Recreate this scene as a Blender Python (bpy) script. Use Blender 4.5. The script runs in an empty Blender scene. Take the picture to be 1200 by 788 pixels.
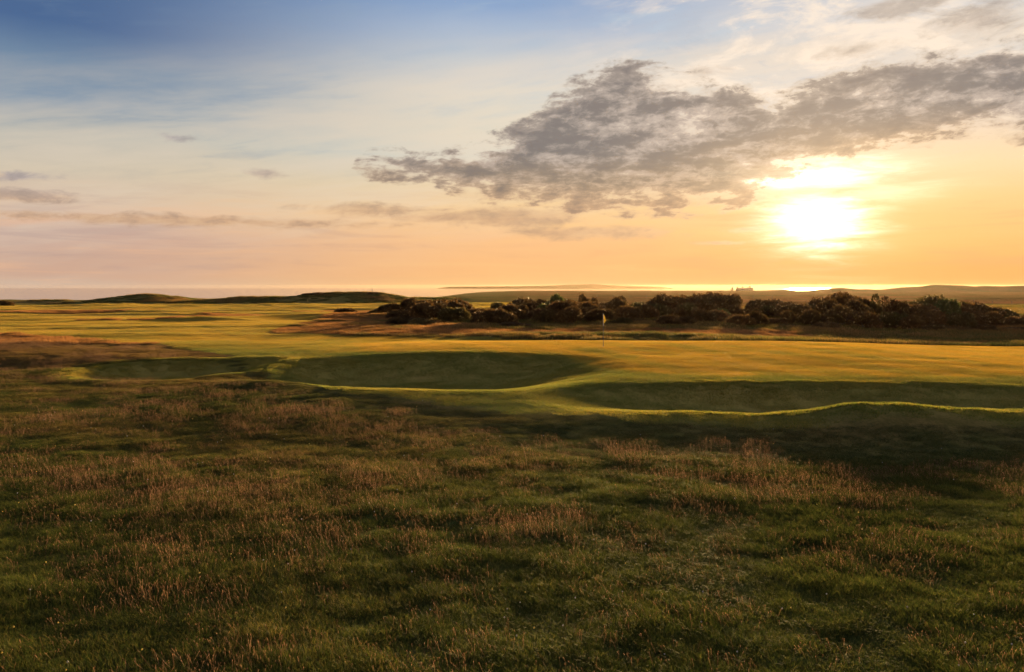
import bpy, math, random
import numpy as np
from mathutils import Vector

R = math.radians
random.seed(7)
rng = np.random.default_rng(11)
SC = bpy.context.scene
COL = SC.collection

# ------------------------------------------------------------------ camera geometry (metres; sea level is z = 0)
F = 933.0            # focal length in pixels of a 1200 px wide frame (28 mm lens)
HOR = 335.0          # row of the horizon
CZ = 15.0            # camera height above the sea


def X_at(px, Y):
    return (px - 600.0) * Y / F


SUN_AZ = math.atan((955 - 600) / F)
SUN_EL = R(5.0)
SUN_DIR = Vector((math.sin(SUN_AZ) * math.cos(SUN_EL), math.cos(SUN_AZ) * math.cos(SUN_EL), math.sin(SUN_EL)))
EXPOSURE = 3.0

# ------------------------------------------------------------------ helpers


def prop(o, label=None, cat=None, group=None, kind=None):
    if label:
        o['label'] = label
    if cat:
        o['category'] = cat
    if group:
        o['group'] = group
    if kind:
        o['kind'] = kind
    return o


def empty(name, loc):
    o = bpy.data.objects.new(name, None)
    o.location = loc
    COL.objects.link(o)
    return o


def fast_mesh(name, verts, faces, mat=None, smooth=True):
    """verts (n,3), faces (m,k) arrays of one size, or a list of such arrays"""
    if not isinstance(faces, list):
        faces = [faces]
    me = bpy.data.meshes.new(name)
    verts = np.asarray(verts, np.float32)
    me.vertices.add(len(verts))
    me.vertices.foreach_set('co', verts.ravel())
    li = np.concatenate([f.ravel() for f in faces]).astype(np.int32)
    tot = np.concatenate([np.full(len(f), f.shape[1]) for f in faces]).astype(np.int32)
    start = np.concatenate([[0], np.cumsum(tot)[:-1]]).astype(np.int32)
    me.loops.add(len(li))
    me.loops.foreach_set('vertex_index', li)
    me.polygons.add(len(tot))
    me.polygons.foreach_set('loop_start', start)
    me.polygons.foreach_set('loop_total', tot)
    me.polygons.foreach_set('use_smooth', np.full(len(tot), smooth))
    me.update(calc_edges=True)
    if mat:
        me.materials.append(mat)
    return me


def add_attr(me, name, arr, domain='POINT'):
    a = me.attributes.new(name, 'FLOAT', domain)
    a.data.foreach_set('value', np.asarray(arr, np.float32))


def link(name, me, parent=None, loc=None):
    o = bpy.data.objects.new(name, me)
    COL.objects.link(o)
    if parent:
        o.parent = parent
    if loc is not None:
        o.location = loc
    return o


# ------------------------------------------------------------------ noise
def _hash(ix, iy, seed):
    h = (ix.astype(np.int64) * 374761393 + iy.astype(np.int64) * 668265263 + seed * 974634777) & 0xFFFFFFFF
    h = ((h ^ (h >> 13)) * 1274126177) & 0xFFFFFFFF
    h = h ^ (h >> 16)
    return (h & 0xFFFFFF) / float(0xFFFFFF)


def vnoise(x, y, seed=0):
    x0 = np.floor(x); y0 = np.floor(y)
    fx = x - x0; fy = y - y0
    fx = fx * fx * fx * (fx * (fx * 6 - 15) + 10)
    fy = fy * fy * fy * (fy * (fy * 6 - 15) + 10)
    a = _hash(x0, y0, seed); b = _hash(x0 + 1, y0, seed)
    c = _hash(x0, y0 + 1, seed); d = _hash(x0 + 1, y0 + 1, seed)
    return (a + (b - a) * fx) * (1 - fy) + (c + (d - c) * fx) * fy


def fbm(x, y, seed=0, oct=4, gain=0.5):
    s = 0; amp = 1; tot = 0
    for i in range(oct):
        # rotate each octave so the lattice does not show
        a = 0.6 + i * 1.1
        xr = x * math.cos(a) - y * math.sin(a); yr = x * math.sin(a) + y * math.cos(a)
        s = s + amp * vnoise(xr + 17.3 * i, yr - 9.1 * i, seed + i * 31)
        tot += amp; amp *= gain; x = x * 2.03; y = y * 2.03
    return s / tot * 2 - 1          # about -1..1


def sstep(a, b, x):
    t = np.clip((x - a) / (b - a), 0, 1)
    return t * t * (3 - 2 * t)


# ------------------------------------------------------------------ the lie of the land (metres below the camera)
LY = [-60, 0, 24, 32, 40, 46, 52, 60, 80, 110, 150, 200, 260, 310, 420, 560, 700, 760, 2500, 9000]
LZ = [-5.4, -5.25, -5.15, -5.05, -4.95, -4.75, -4.50, -4.35, -4.30, -4.45, -4.75, -5.1, -5.5, -5.9, -7.6, -10.5, -14.0, -16.5, -17, -17]
RY = [-60, 0, 22, 26, 30, 36, 44, 52, 56, 61, 66, 80, 120, 200, 330, 520, 800, 1100, 1500, 2000, 2300, 9000]
RZ = [-5.4, -5.30, -5.08, -5.00, -4.80, -4.40, -4.14, -3.93, -3.90, -4.22, -4.30, -4.25, -4.40, -4.60, -5.0, -5.9, -7.2, -8.4, -9.4, -12.5, -17, -17]


def smooth_interp(y, ys, zs):
    k = [-1.5, -0.75, 0, 0.75, 1.5]
    w = [1, 2, 3, 2, 1]
    s = 0
    for kk, ww in zip(k, w):
        s = s + ww * np.interp(y + kk, ys, zs)
    return s / 9.0


def bowl(x, y, cx, cy, a, b, rot, soft, skew=0.0):
    c, s = math.cos(rot), math.sin(rot)
    u = ((x - cx) * c + (y - cy) * s) / a
    v = (-(x - cx) * s + (y - cy) * c) / b
    # the far rim runs straighter than the near one
    r = np.where(v > 0, (np.abs(u) ** 3.2 + np.abs(v) ** 3.2) ** (1 / 3.2), np.sqrt(u * u + (v / (1 + skew * np.clip(u + 0.1, -1, 1))) ** 2))
    r = r + 0.035 * fbm(x / 3.1, y / 2.3, 33, 3)
    return sstep(0, soft, 1 - r)


def rough_edge(x):          # y below which the near rough grass begins
    xs = [-120, -46, -26, -17, -12.6, -7, -1.8, 3.3, 9, 18, 40, 120]
    ys = [95, 70.5, 59, 50.5, 42.0, 34.8, 31.0, 28.8, 27.0, 26.6, 26.6, 28]
    return np.interp(x, xs, ys)


def height(x, y):
    """height above the sea"""
    L = smooth_interp(y, LY, LZ)
    Rr = smooth_interp(y, RY, RZ)
    # the raised ground of the green swings further back towards the left
    far = sstep(80, 400, y)
    w = sstep(-20, -1, x) * (1 - far) + sstep(-160, 60, x) * far
    z = L * (1 - w) + Rr * w
    # the crown of the green falls away to the right
    z = z - 0.42 * sstep(16, 38, x) * sstep(40, 54, y) * (1 - sstep(70, 110, y))
    near = 1 - sstep(60, 140, y)
    # hollow in the middle
    z = z - 1.12 * bowl(x, y, -5.0, 41.8, 11.4, 7.0, -0.07, 0.74, 0.42)
    # hollow on the right, in front of the green
    z = z - 0.86 * bowl(x, y, 12.6, 32.3, 12.6, 4.1, -0.02, 0.92)
    # hollow on the left
    z = z - 0.75 * bowl(x, y, -19.2, 45.4, 6.6, 4.6, 0.10, 0.7)
    z = z - 0.26 * bowl(x, y, -34, 46.8, 13, 3.8, 0.05, 0.95)
    # mound between the two left hollows
    z = z + 0.30 * np.exp(-((x + 14.2) / 2.6) ** 2 - ((y - 44.6) / 2.6) ** 2)
    z = z + 0.22 * np.exp(-((x + 11.0) / 3.0) ** 2 - ((y - 38.6) / 1.7) ** 2)
    # bank in front of the right hollow
    hx = np.interp(x, [-1, 4, 6.5, 9, 10.6, 12.2, 13.8, 15.6, 18.4, 24, 34], [0, .18, .24, .22, .40, .68, .67, .50, .40, .34, .0])
    kx = np.interp(x, [0, 10, 20, 30], [28.9, 28.4, 28.2, 28.4])
    dy = y - kx
    z = z + hx * np.exp(-(np.where(dy < 0, dy / 2.7, dy / 1.75)) ** 2)
    # low swell of ground behind the green and on the fairway
    z = z + 0.30 * np.exp(-((x - 2.0) / 6.0) ** 2 - ((y - 65.0) / 2.0) ** 2)
    z = z + 0.26 * np.exp(-((x - 13.0) / 4.0) ** 2 - ((y - 64.5) / 1.6) ** 2)
    z = z + 0.42 * np.exp(-((x + 39) / 5.0) ** 2 - ((y - 101) / 2.8) ** 2)
    z = z + 0.5 * np.exp(-((x + 26) / 10.0) ** 2 - ((y - 112) / 4.0) ** 2)
    z = z + 0.45 * np.exp(-((x + 55) / 16.0) ** 2 - ((y - 125) / 4.5) ** 2)
    # fairway waves
    fw = sstep(56, 75, y) * (1 - sstep(240, 340, y))
    z = z + fw * 0.46 * fbm(x / 34, y / 13, 5, 3)
    # dunes on the far left
    def ridge(pxs, pys, Y, wid, seed, rough=0.25):
        ds = np.interp(600 + F * x / np.maximum(y, 1), pxs, pys)
        top = CZ - (ds - HOR) * Y / F
        return top
    dn = lambda px, amp, sx, Y, sy: amp * np.exp(-((x - X_at(px, Y)) / sx) ** 2 - ((y - Y) / sy) ** 2)
    z = z + dn(150, 1.9, 13, 250, 13) + dn(205, 1.1, 12, 262, 13) + dn(290, 1.6, 13, 240, 11) + dn(325, 1.5, 12, 262, 10)
    z = z + dn(365, 1.7, 12, 235, 10) + dn(410, 1.9, 13, 245, 10) + dn(450, 1.7, 10, 240, 10) + dn(60, .8, 16, 262, 9)
    z = z + dn(495, 1.1, 26, 262, 16)
    z = z + sstep(140, 230, y) * (1 - sstep(520, 900, y)) * (0.45 * fbm(x / 22, y / 22, 9, 4) + 0.28 * fbm(x / 6, y / 6, 19, 4))
    # broken ground under the gorse
    gz = sstep(64, 78, y) * (1 - sstep(120, 180, y)) * sstep(-30, -5, x - (y - 70) * -0.15)
    z = z + gz * (0.34 * fbm(x / 9, y / 7, 13, 4))
    # hummocks of the rough, smooth undulation of the mown turf
    ro = 1 - sstep(-2.5, 1.0, y - rough_edge(x))
    far_ro = sstep(62, 68, y) * 0.5
    z = z + ro * (0.040 * fbm(x / 1.9, y / 1.5, 21, 3) + 0.032 * fbm(x / 0.8, y / 0.7, 22, 2) + 0.05 * fbm(x / 9, y / 6, 23, 2))
    z = z + far_ro * near * 0.06 * fbm(x / 2.5, y / 2.0, 24, 3)
    z = z + (1 - ro) * near * 0.05 * fbm(x / 7, y / 5, 25, 3)
    z = z + (1 - ro) * near * 0.012 * fbm(x / 1.6, y / 1.1, 26, 2)
    return z + CZ


def masks(x, y):
    """mown, green, dry (tan fescue), each 0..1"""
    n1 = fbm(x / 6, y / 4, 41, 4); n2 = fbm(x / 22, y / 12, 42, 4)
    ed = rough_edge(x) + 1.2 * n1
    mown = sstep(-1.2, 1.6, y - ed)
    # the floor of the left hollow is kept short
    hol = bowl(x, y, -19.4, 45.6, 7.4, 5.2, 0.10, 0.35)
    mown = np.maximum(mown, hol * 0.85)
    # back of the green / fairway
    back = np.interp(x, [-60, -30, -22, -10, 0, 10, 20, 34, 60], [175, 165, 72, 66, 62.5, 60.5, 59.5, 57.5, 54]) + 1.5 * n1
    mown = mown * (1 - sstep(-1.0, 1.6, y - back))
    st = sstep(0.10, 0.34, fbm(x / 42 + 3, y / 10, 47, 3)) * sstep(84, 96, y) * sstep(-20, -32, x) * (1 - sstep(205, 225, y))
    mown = mown * (1 - 0.95 * st)
    green = mown * sstep(-14, -8, x) * (1 - sstep(-1, 1, y - 59)) * sstep(0, 1.5, y - np.interp(x, [-14, -5, 3, 5, 9, 24, 40], [51, 48.5, 46, 40, 37.3, 37, 38]))
    # left rough beyond the hollow is dry
    dry = np.clip(0.42 + 0.75 * n2 + 0.35 * n1, 0, 1) * sstep(8, 18, y) * 0.5
    dl = sstep(-15, -21, x) * sstep(40, 49, y) * (1 - sstep(0, 1, y - ed)); dry = np.maximum(dry, dl * np.clip(0.8 + n1 * .5, 0, 1))
    # orange fescue behind the fairway
    px = 600 + F * x / np.maximum(y, 1)
    d2 = sstep(66, 70, y) * (1 - sstep(140, 165, y)) * sstep(230, 300, px + 60 * n1) * (1 - sstep(470, 600, px + (y - 70) * 1.3 + 60 * n2))
    d3 = sstep(66.5, 69, y) * (1 - sstep(72, 75.5, y + 1.5 * n1)) * sstep(430, 540, px) * (1 - sstep(930, 960, px + 40 * n1))
    d4 = sstep(61, 63, y) * (1 - sstep(66, 68, y)) * sstep(1080, 1100, px) * (1 - sstep(1140, 1165, px))
    dry = np.maximum(dry * (1 - mown), np.maximum(np.maximum(d2 * np.clip(.75 + n1, 0, 1), d3), d4))
    # fields beyond the gorse
    d5 = sstep(150, 190, y) * sstep(-30, 30, x) * np.clip(0.55 + 0.9 * fbm(x / 90, y / 26, 44, 3), 0, 1)
    dry = np.maximum(dry, d5)
    d6 = sstep(120, 170, y) * (1 - sstep(215, 235, y)) * sstep(30, -30, x)
    mown = np.maximum(mown, d6 * .8 * (1 - st))
    dry = np.maximum(dry, st * 0.85)
    return mown, green, np.clip(dry * (1 - 0.6 * mown), 0, 1)


# ------------------------------------------------------------------ node helper
class G:
    def __init__(s, nt):
        s.nt = nt

    def node(s, t, **kw):
        n = s.nt.nodes.new(t)
        for k, v in kw.items():
            setattr(n, k, v)
        return n

    def put(s, sock, v):
        if isinstance(v, V):
            s.nt.links.new(v.o, sock)
        elif isinstance(v, bpy.types.NodeSocket):
            s.nt.links.new(v, sock)
        else:
            if hasattr(sock.default_value, '__len__') and not hasattr(v, '__len__'):
                v = (v,) * len(sock.default_value)
            if hasattr(sock.default_value, '__len__') and len(sock.default_value) == 4 and len(v) == 3:
                v = tuple(v) + (1,)
            sock.default_value = v

    def m(s, op, a, b=None, c=None, clamp=False):
        n = s.node('ShaderNodeMath', operation=op, use_clamp=clamp)
        s.put(n.inputs[0], a)
        if b is not None:
            s.put(n.inputs[1], b)
        if c is not None:
            s.put(n.inputs[2], c)
        return V(s, n.outputs[0])

    def ss(s, a, b, x):
        n = s.node('ShaderNodeMapRange', interpolation_type='SMOOTHSTEP')
        s.put(n.inputs['Value'], x); s.put(n.inputs['From Min'], a); s.put(n.inputs['From Max'], b)
        return V(s, n.outputs[0])

    def mix(s, f, a, b, blend='MIX', clamp=True):
        n = s.node('ShaderNodeMix', data_type='RGBA', blend_type=blend)
        n.clamp_factor = clamp
        s.put(n.inputs[0], f); s.put(n.inputs[6], a); s.put(n.inputs[7], b)
        return V(s, n.outputs[2])

    def noise(s, vec, scale, detail=4, rough=0.5, dist=0.0):
        n = s.node('ShaderNodeTexNoise')
        s.put(n.inputs['Vector'], vec)
        n.inputs['Scale'].default_value = scale
        n.inputs['Detail'].default_value = detail
        n.inputs['Roughness'].default_value = rough
        n.inputs['Distortion'].default_value = dist
        return V(s, n.outputs[0])

    def vec(s, x, y, z=0.0):
        n = s.node('ShaderNodeCombineXYZ')
        s.put(n.inputs[0], x); s.put(n.inputs[1], y); s.put(n.inputs[2], z)
        return V(s, n.outputs[0])

    def sep(s, v):
        n = s.node('ShaderNodeSeparateXYZ'); s.put(n.inputs[0], v)
        return V(s, n.outputs[0]), V(s, n.outputs[1]), V(s, n.outputs[2])

    def curve(s, x, pts):
        n = s.node('ShaderNodeFloatCurve')
        cm = n.mapping
        cm.clip_min_y = -10; cm.clip_max_y = 10
        cv = cm.curves[0]
        for i, (a, b) in enumerate(pts):
            if i < 2:
                cv.points[i].location = (a, b)
            else:
                cv.points.new(a, b)
        for p in cv.points:
            p.handle_type = 'AUTO_CLAMPED'
        cm.update()
        s.put(n.inputs['Value'], x)
        return V(s, n.outputs[0])

    def ramp(s, f, stops):
        n = s.node('ShaderNodeValToRGB')
        e = n.color_ramp.elements
        e[0].position = stops[0][0]; e[0].color = tuple(stops[0][1]) + (1,)
        e[1].position = stops[-1][0]; e[1].color = tuple(stops[-1][1]) + (1,)
        for p, c in stops[1:-1]:
            q = e.new(p); q.color = tuple(c) + (1,)
        s.put(n.inputs[0], f)
        return V(s, n.outputs[0])

    def attr(s, name, t='GEOMETRY'):
        n = s.node('ShaderNodeAttribute', attribute_name=name, attribute_type=t)
        return V(s, n.outputs['Fac'])


class V:
    def __init__(s, g, o):
        s.g = g; s.o = o

    def __add__(s, b): return s.g.m('ADD', s, b)
    __radd__ = __add__
    def __sub__(s, b): return s.g.m('SUBTRACT', s, b)
    def __rsub__(s, b): return s.g.m('SUBTRACT', b, s)
    def __mul__(s, b): return s.g.m('MULTIPLY', s, b)
    __rmul__ = __mul__
    def __truediv__(s, b): return s.g.m('DIVIDE', s, b)
    def __rtruediv__(s, b): return s.g.m('DIVIDE', b, s)


def lin(r, g, b):
    f = lambda c: ((c / 255 + 0.055) / 1.055) ** 2.4 if c > 10 else c / 255 / 12.92
    return (f(r), f(g), f(b))


def new_mat(name):
    m = bpy.data.materials.new(name); m.use_nodes = True
    nt = m.node_tree
    for n in list(nt.nodes):
        nt.nodes.remove(n)
    g = G(nt)
    out = g.node('ShaderNodeOutputMaterial')
    return m, g, out


# ------------------------------------------------------------------ sky
def ang(px, py):
    u = (px - 600) / F; v = (HOR - py) / F
    return math.degrees(math.atan(u)), math.degrees(math.atan(v / math.sqrt(1 + u * u)))


def build_world():
    w = bpy.data.worlds.new('World'); SC.world = w; w.use_nodes = True
    nt = w.node_tree
    for n in list(nt.nodes):
        nt.nodes.remove(n)
    g = G(nt)
    tc = g.node('ShaderNodeTexCoord')
    d = V(g, tc.outputs['Generated'])
    x, y, z = g.sep(d)
    A = g.m('ARCTAN2', x, y) * 57.29578          # azimuth, degrees from the view axis
    E = g.m('ARCSINE', z) * 57.29578             # elevation
    # broad soft wobble so gradients do not look ruled
    cp = g.vec(x / (z + 0.10), y / (z + 0.10), 0.0)
    wob = g.noise(g.vec(A * 0.05, E * 0.16, 0), 1.0, 4, 0.55) - 0.5
    Ew = E + wob * 2.4
    t = g.m('DIVIDE', Ew, 40.0, clamp=True)

    def col(rows, px):
        st = []
        for py, c in rows:
            e = ang(px, py)[1] if py is not None else 40
            st.append((max(0, min(1, e / 40)), lin(*c)))
        st.sort(key=lambda q: q[0])
        return g.ramp(t, st)
    left = col([(338, (208, 178, 155)), (322, (208, 170, 146)), (300, (204, 168, 148)), (268, (205, 172, 156)), (240, (220, 190, 165)), (200, (210, 195, 172)), (160, (184, 183, 174)),
                (120, (144, 158, 172)), (70, (112, 136, 162)), (20, (76, 104, 146)), (None, (48, 74, 120))], 60)
    mid = col([(338, (252, 196, 130)), (318, (250, 190, 128)), (285, (248, 192, 136)), (250, (246, 205, 152)), (215, (232, 208, 168)), (185, (212, 210, 196)), (150, (220, 213, 195)), (110, (222, 214, 200)),
               (70, (194, 200, 205)), (35, (168, 184, 206)), (5, (140, 166, 202)), (None, (66, 100, 160))], 560)
    right = col([(338, (250, 180, 104)), (310, (248, 182, 106)), (275, (250, 196, 122)), (235, (250, 208, 142)), (190, (252, 220, 172)), (150, (240, 215, 185)), (110, (215, 212, 205)),
                 (70, (214, 212, 208)), (35, (226, 214, 200)), (5, (205, 208, 212)), (None, (100, 130, 175))], 1130)
    fA = g.ss(-31, -1, A)
    base = g.mix(fA, left, mid)
    base = g.mix(g.ss(0, 27, A), base, right)
    # behind the camera: dusky blue
    base = g.mix(g.ss(60, 130, g.m('ABSOLUTE', A)) * g.ss(30, 0, E) * 0.6, base, lin(150, 150, 165))

    n_soft = g.noise(g.vec(A * 0.12, E * 0.3, 12.0), 1.0, 4, 0.55)
    # thin high cloud, streaks that climb to the right
    sx = A + 0.0; sy = E - A * 0.13
    st1 = g.noise(g.vec(sx * 0.06, sy * 0.42, 3.0), 1.0, 6, 0.58, 0.3)
    st2 = g.noise(g.vec(sx * 0.22, sy * 1.3, 8.0), 1.0, 5, 0.6, 0.4)
    band = g.ss(-9.5, -1.5, sy - 10.5) * g.ss(9.5, 2.0, sy - 10.5)
    cir = g.ss(0.40, 0.75, st1 * 0.7 + st2 * 0.3 + band * 0.07) * band
    base = g.mix(cir * 0.55, base, g.mix(g.ss(-25, 15, A), lin(222, 206, 185), lin(250, 228, 202)))
    blue = g.ss(0.50, 0.30, st1 * 0.6 + st2 * 0.4) * g.ss(5.5, 9.5, E)
    base = g.mix(blue * 0.38, base, g.mix(g.ss(-25, 10, A), lin(120, 142, 168), lin(190, 206, 216)))
    # dappled high cloud at the upper right
    dap = g.noise(cp, 3.2, 8, 0.64, 0.4)
    dreg = g.ss(2, 16, A) * g.ss(9.0, 13.0, E + (n_soft - .5) * 4)
    base = g.mix(g.ss(0.46, 0.62, dap) * dreg * 0.8, base, lin(255, 236, 214))
    base = g.mix(g.ss(0.44, 0.30, dap) * dreg * 0.5, base, lin(176, 186, 200))
    # low streaks, orange light and mauve shade
    lo = g.noise(g.vec(A * 0.09, E * 1.15, 1.0), 1.0, 5, 0.6, 0.5)
    base = g.mix(g.ss(0.52, 0.68, lo) * g.ss(7.5, 3.5, E) * 0.34, base, g.mix(g.ss(-30, 10, A), lin(240, 186, 145), lin(255, 205, 135)))
    base = g.mix(g.ss(0.50, 0.34, lo) * g.ss(8, 4, E) * g.ss(0.2, 1.2, E) * 0.30, base, g.mix(g.ss(-30, 12, A), lin(172, 150, 146), lin(226, 170, 122)))

    # glow of the sun
    sa, se = ang(962, 252)
    gd = Vector((math.sin(R(sa)) * math.cos(R(se)), math.cos(R(sa)) * math.cos(R(se)), math.sin(R(se))))
    dp = g.node('ShaderNodeVectorMath', operation='DOT_PRODUCT'); g.put(dp.inputs[0], d); dp.inputs[1].default_value = gd
    th = g.m('ARCCOSINE', g.m('MINIMUM', V(g, dp.outputs['Value']), 0.999999)) * 57.29578
    # wider than tall
    ga = (A - sa) / 1.25; ge = (E - se) / 0.95
    th2 = g.m('SQRT', ga * ga + ge * ge + 0.0001)
    gw = th2 + (g.noise(g.vec(A * 0.35, E * 1.0, 5), 1.0, 4, 0.6) - 0.5) * 1.6
    nz = (g.noise(g.vec(A * 0.22, E * 1.5, 5), 1.0, 7, 0.66, 0.5) - 0.5) * 2.4

    def lobe(px, py, rx, ry):
        a, e = ang(px, py)
        q = g.m('SQRT', g.m('POWER', g.m('ABSOLUTE', (A - a) / rx), 2.0) + g.m('POWER', g.m('ABSOLUTE', (E - e) / ry), 2.0)) + nz
        return g.m('EXPONENT', g.m('POWER', g.m('MAXIMUM', q, 0.0), 2.0) * -1)
    core = g.m('MAXIMUM', lobe(957, 260, 2.6, 1.6), lobe(938, 208, 4.2, 0.9) * 0.8)
    core = g.m('MAXIMUM', core, lobe(1025, 226, 3.6, 0.6) * 0.2)
    halo = g.m('EXPONENT', th / -4.6)
    wide = g.m('EXPONENT', th / -14.0)

    def addc(c, f, rgb):
        n = g.mix(1.0, c, g.mix(f, (0, 0, 0), rgb, clamp=False), 'ADD')
        return n
    lit = addc(base, halo * 0.20, (1.0, 0.50, 0.34))
    lit = addc(lit, core * 1.9, (1.0, 0.88, 0.72))
    lit = addc(lit, wide * 0.03, (1.0, 0.66, 0.3))

    # ---- broken grey cloud bank
    tops = [(418, 196), (437, 185), (500, 186), (560, 172), (620, 146), (665, 106), (735, 80), (800, 92), (870, 104), (905, 118), (960, 96), (1040, 76), (1100, 60), (1200, 54), (1320, 50)]
    bots = [(418, 196), (437, 200), (500, 205), (540, 226), (620, 238), (700, 246), (800, 244), (870, 236), (905, 214), (950, 192), (1000, 182), (1060, 168), (1130, 150), (1200, 162), (1320, 170)]
    A0, A1 = -14.0, 40.0
    An = g.m('DIVIDE', A - A0, A1 - A0, clamp=True)
    top = g.curve(An, [((ang(*p)[0] - A0) / (A1 - A0), ang(*p)[1] / 20) for p in tops]) * 20
    bot = g.curve(An, [((ang(*p)[0] - A0) / (A1 - A0), ang(*p)[1] / 20) for p in bots]) * 20
    inside = g.m('MINIMUM', top - E, E - bot)
    inside = g.m('MINIMUM', inside + 0.5, 2.3)
    inside = inside - g.ss(-11.0, -13.5, A) * 6
    # lumpy altocumulus texture on the cloud sheet
    n1 = g.noise(cp, 2.3, 8, 0.62, 0.25)
    n2 = g.noise(g.vec(A * 0.42, E * 1.05 - A * 0.06, 2.0), 1.0, 7, 0.62, 0.35)
    n3 = g.noise(g.vec(A * 0.10, E * 0.30, 7.0), 1.0, 3, 0.5)
    n4 = g.noise(g.vec(A * 1.3, E * 2.3 - A * 0.12, 4.0), 1.0, 7, 0.66, 0.5)
    nn = n1 * 0.45 + n2 * 0.40 + n4 * 0.15
    field = inside - 0.1 + (nn - 0.50) * 16
    field = field - g.m('MAXIMUM', inside * -1, 0.0) * 2.6

    def ell(px, py, rx, ry, s):
        a, e = ang(px, py)
        kx = F / 57.3 * (1 + ((px - 600) / F) ** 2) ; ky = F / 57.3 * math.sqrt(1 + ((px - 600) / F) ** 2)
        da = (A - a) / (rx / kx); de = (E - e) / (ry / ky)
        rr = g.m('SQRT', da * da + de * de)
        return g.m('MAXIMUM', 1 - rr, -3.0) * s
    small = None
    for e in [(308, 203, 30, 7, 1.0), (15, 207, 60, 7, .8), (25, 229, 75, 9, 1.0), (430, 246, 85, 9, 1.1), (585, 254, 125, 14, 1.25), (690, 273, 120, 9, 1.0),
              (885, 270, 50, 4, .8), (850, 285, 40, 3, .6), (200, 161, 20, 5, .6), (860, 228, 100, 15, 1.5), (1000, 60, 40, 8, .4),
              (1050, 10, 70, 13, 1.2), (1145, 22, 60, 24, 1.0), (830, 84, 36, 7, .7), (1010, 226, 30, 4, .7), (215, 259, 330, 8, 1.0)]:
        q = ell(*e)
        small = q if small is None else g.m('MAXIMUM', small, q)
    small = small + (n2 - 0.5) * 2.4 + (n1 - 0.5) * 0.8
    dens1 = g.ss(-0.6, 1.1, field)
    dens2 = g.ss(-0.15, 0.75, small) * 0.72
    dens = g.m('MAXIMUM', dens1 * 0.93, dens2)
    # cloud colour: cooler and darker up high, warm tan low and towards the sun
    thick = g.ss(0.0, 3.0, field)
    cool = g.mix(thick, lin(168, 154, 144), lin(114, 109, 110))
    warm = g.mix(thick, lin(190, 160, 132), lin(142, 125, 110))
    warm2 = lin(205, 162, 126)
    cc = g.mix(g.ss(10.5, 7.0, E + (n3 - .5) * 4 + g.ss(12, 28, A) * -1.5), cool, warm)
    cc = g.mix(g.ss(7.6, 4.2, E) * 0.85, cc, warm2)
    cc = g.mix(g.ss(-8, -26, A) * g.ss(4.5, 7.0, E), cc, lin(165, 155, 160))
    cc = g.mix(g.ss(0.53, 0.40, n4 * .25 + n1 * .45 + n2 * .3) * 0.75, cc, g.mix(g.ss(9, 5.5, E), lin(196, 180, 170), lin(220, 182, 142)))
    cc = g.mix(g.ss(0.48, 0.64, n4 * .2 + n2 * .5 + n1 * .3) * 0.5, cc, lin(104, 96, 100))
    cc = addc(cc, halo * 0.42, (1.0, 0.6, 0.22))
    # silver lining: thin edges near the sun burn bright
    edge = dens * (1 - dens) * 4
    lining = edge * g.m('EXPONENT', th / -6.5)
    cc2 = addc(cc, lining * 0.95, (1.0, 0.80, 0.52))
    skyc = g.mix(dens, lit, cc2)
    # bright gaps between clouds next to the sun
    skyc = addc(skyc, core * dens * 0.35, (1.0, .8, .5))
    # below the horizon (only seen past the edge of the sea)
    skyc = g.mix(g.ss(0.0, -1.2, E), skyc, g.mix(g.ss(-30, 20, A), lin(170, 150, 135), lin(220, 160, 100)))

    sky = g.node('ShaderNodeTexSky', sky_type='NISHITA')
    sky.sun_disc = False
    sky.sun_elevation = SUN_EL
    sky.sun_rotation = SUN_AZ
    sky.altitude = 10; sky.air_density = 1.2; sky.dust_density = 2.5; sky.ozone_density = 1.5
    skyc = g.mix(1.0, skyc, g.mix(0.003, (0, 0, 0), V(g, sky.outputs[0]), clamp=False), 'ADD')
    bg = g.node('ShaderNodeBackground'); g.put(bg.inputs[0], skyc); bg.inputs[1].default_value = 1.0 / 2 ** EXPOSURE
    out = g.node('ShaderNodeOutputWorld')
    nt.links.new(bg.outputs[0], out.inputs[0])
    w.cycles.sampling_method = 'MANUAL'; w.cycles.sample_map_resolution = 512


build_world()

sl = bpy.data.lights.new('sun', 'SUN'); sl.energy = 2.8; sl.angle = R(3.0); sl.color = (1.0, 0.66, 0.28)
so = bpy.data.objects.new('sun', sl); COL.objects.link(so)
so.rotation_euler = SUN_DIR.to_track_quat('Z', 'Y').to_euler()
so.location = SUN_DIR * 50 + Vector((0, 0, 30))

cam = bpy.data.cameras.new('camera'); co = bpy.data.objects.new('camera', cam); COL.objects.link(co)
co.location = (0, 0, CZ); co.rotation_euler = (R(90), 0, 0)
cam.sensor_width = 36; cam.lens = 36 * F / 1200.0; cam.shift_y = -(394 - HOR) / 1200.0
cam.clip_start = 0.1; cam.clip_end = 60000
SC.camera = co


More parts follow.
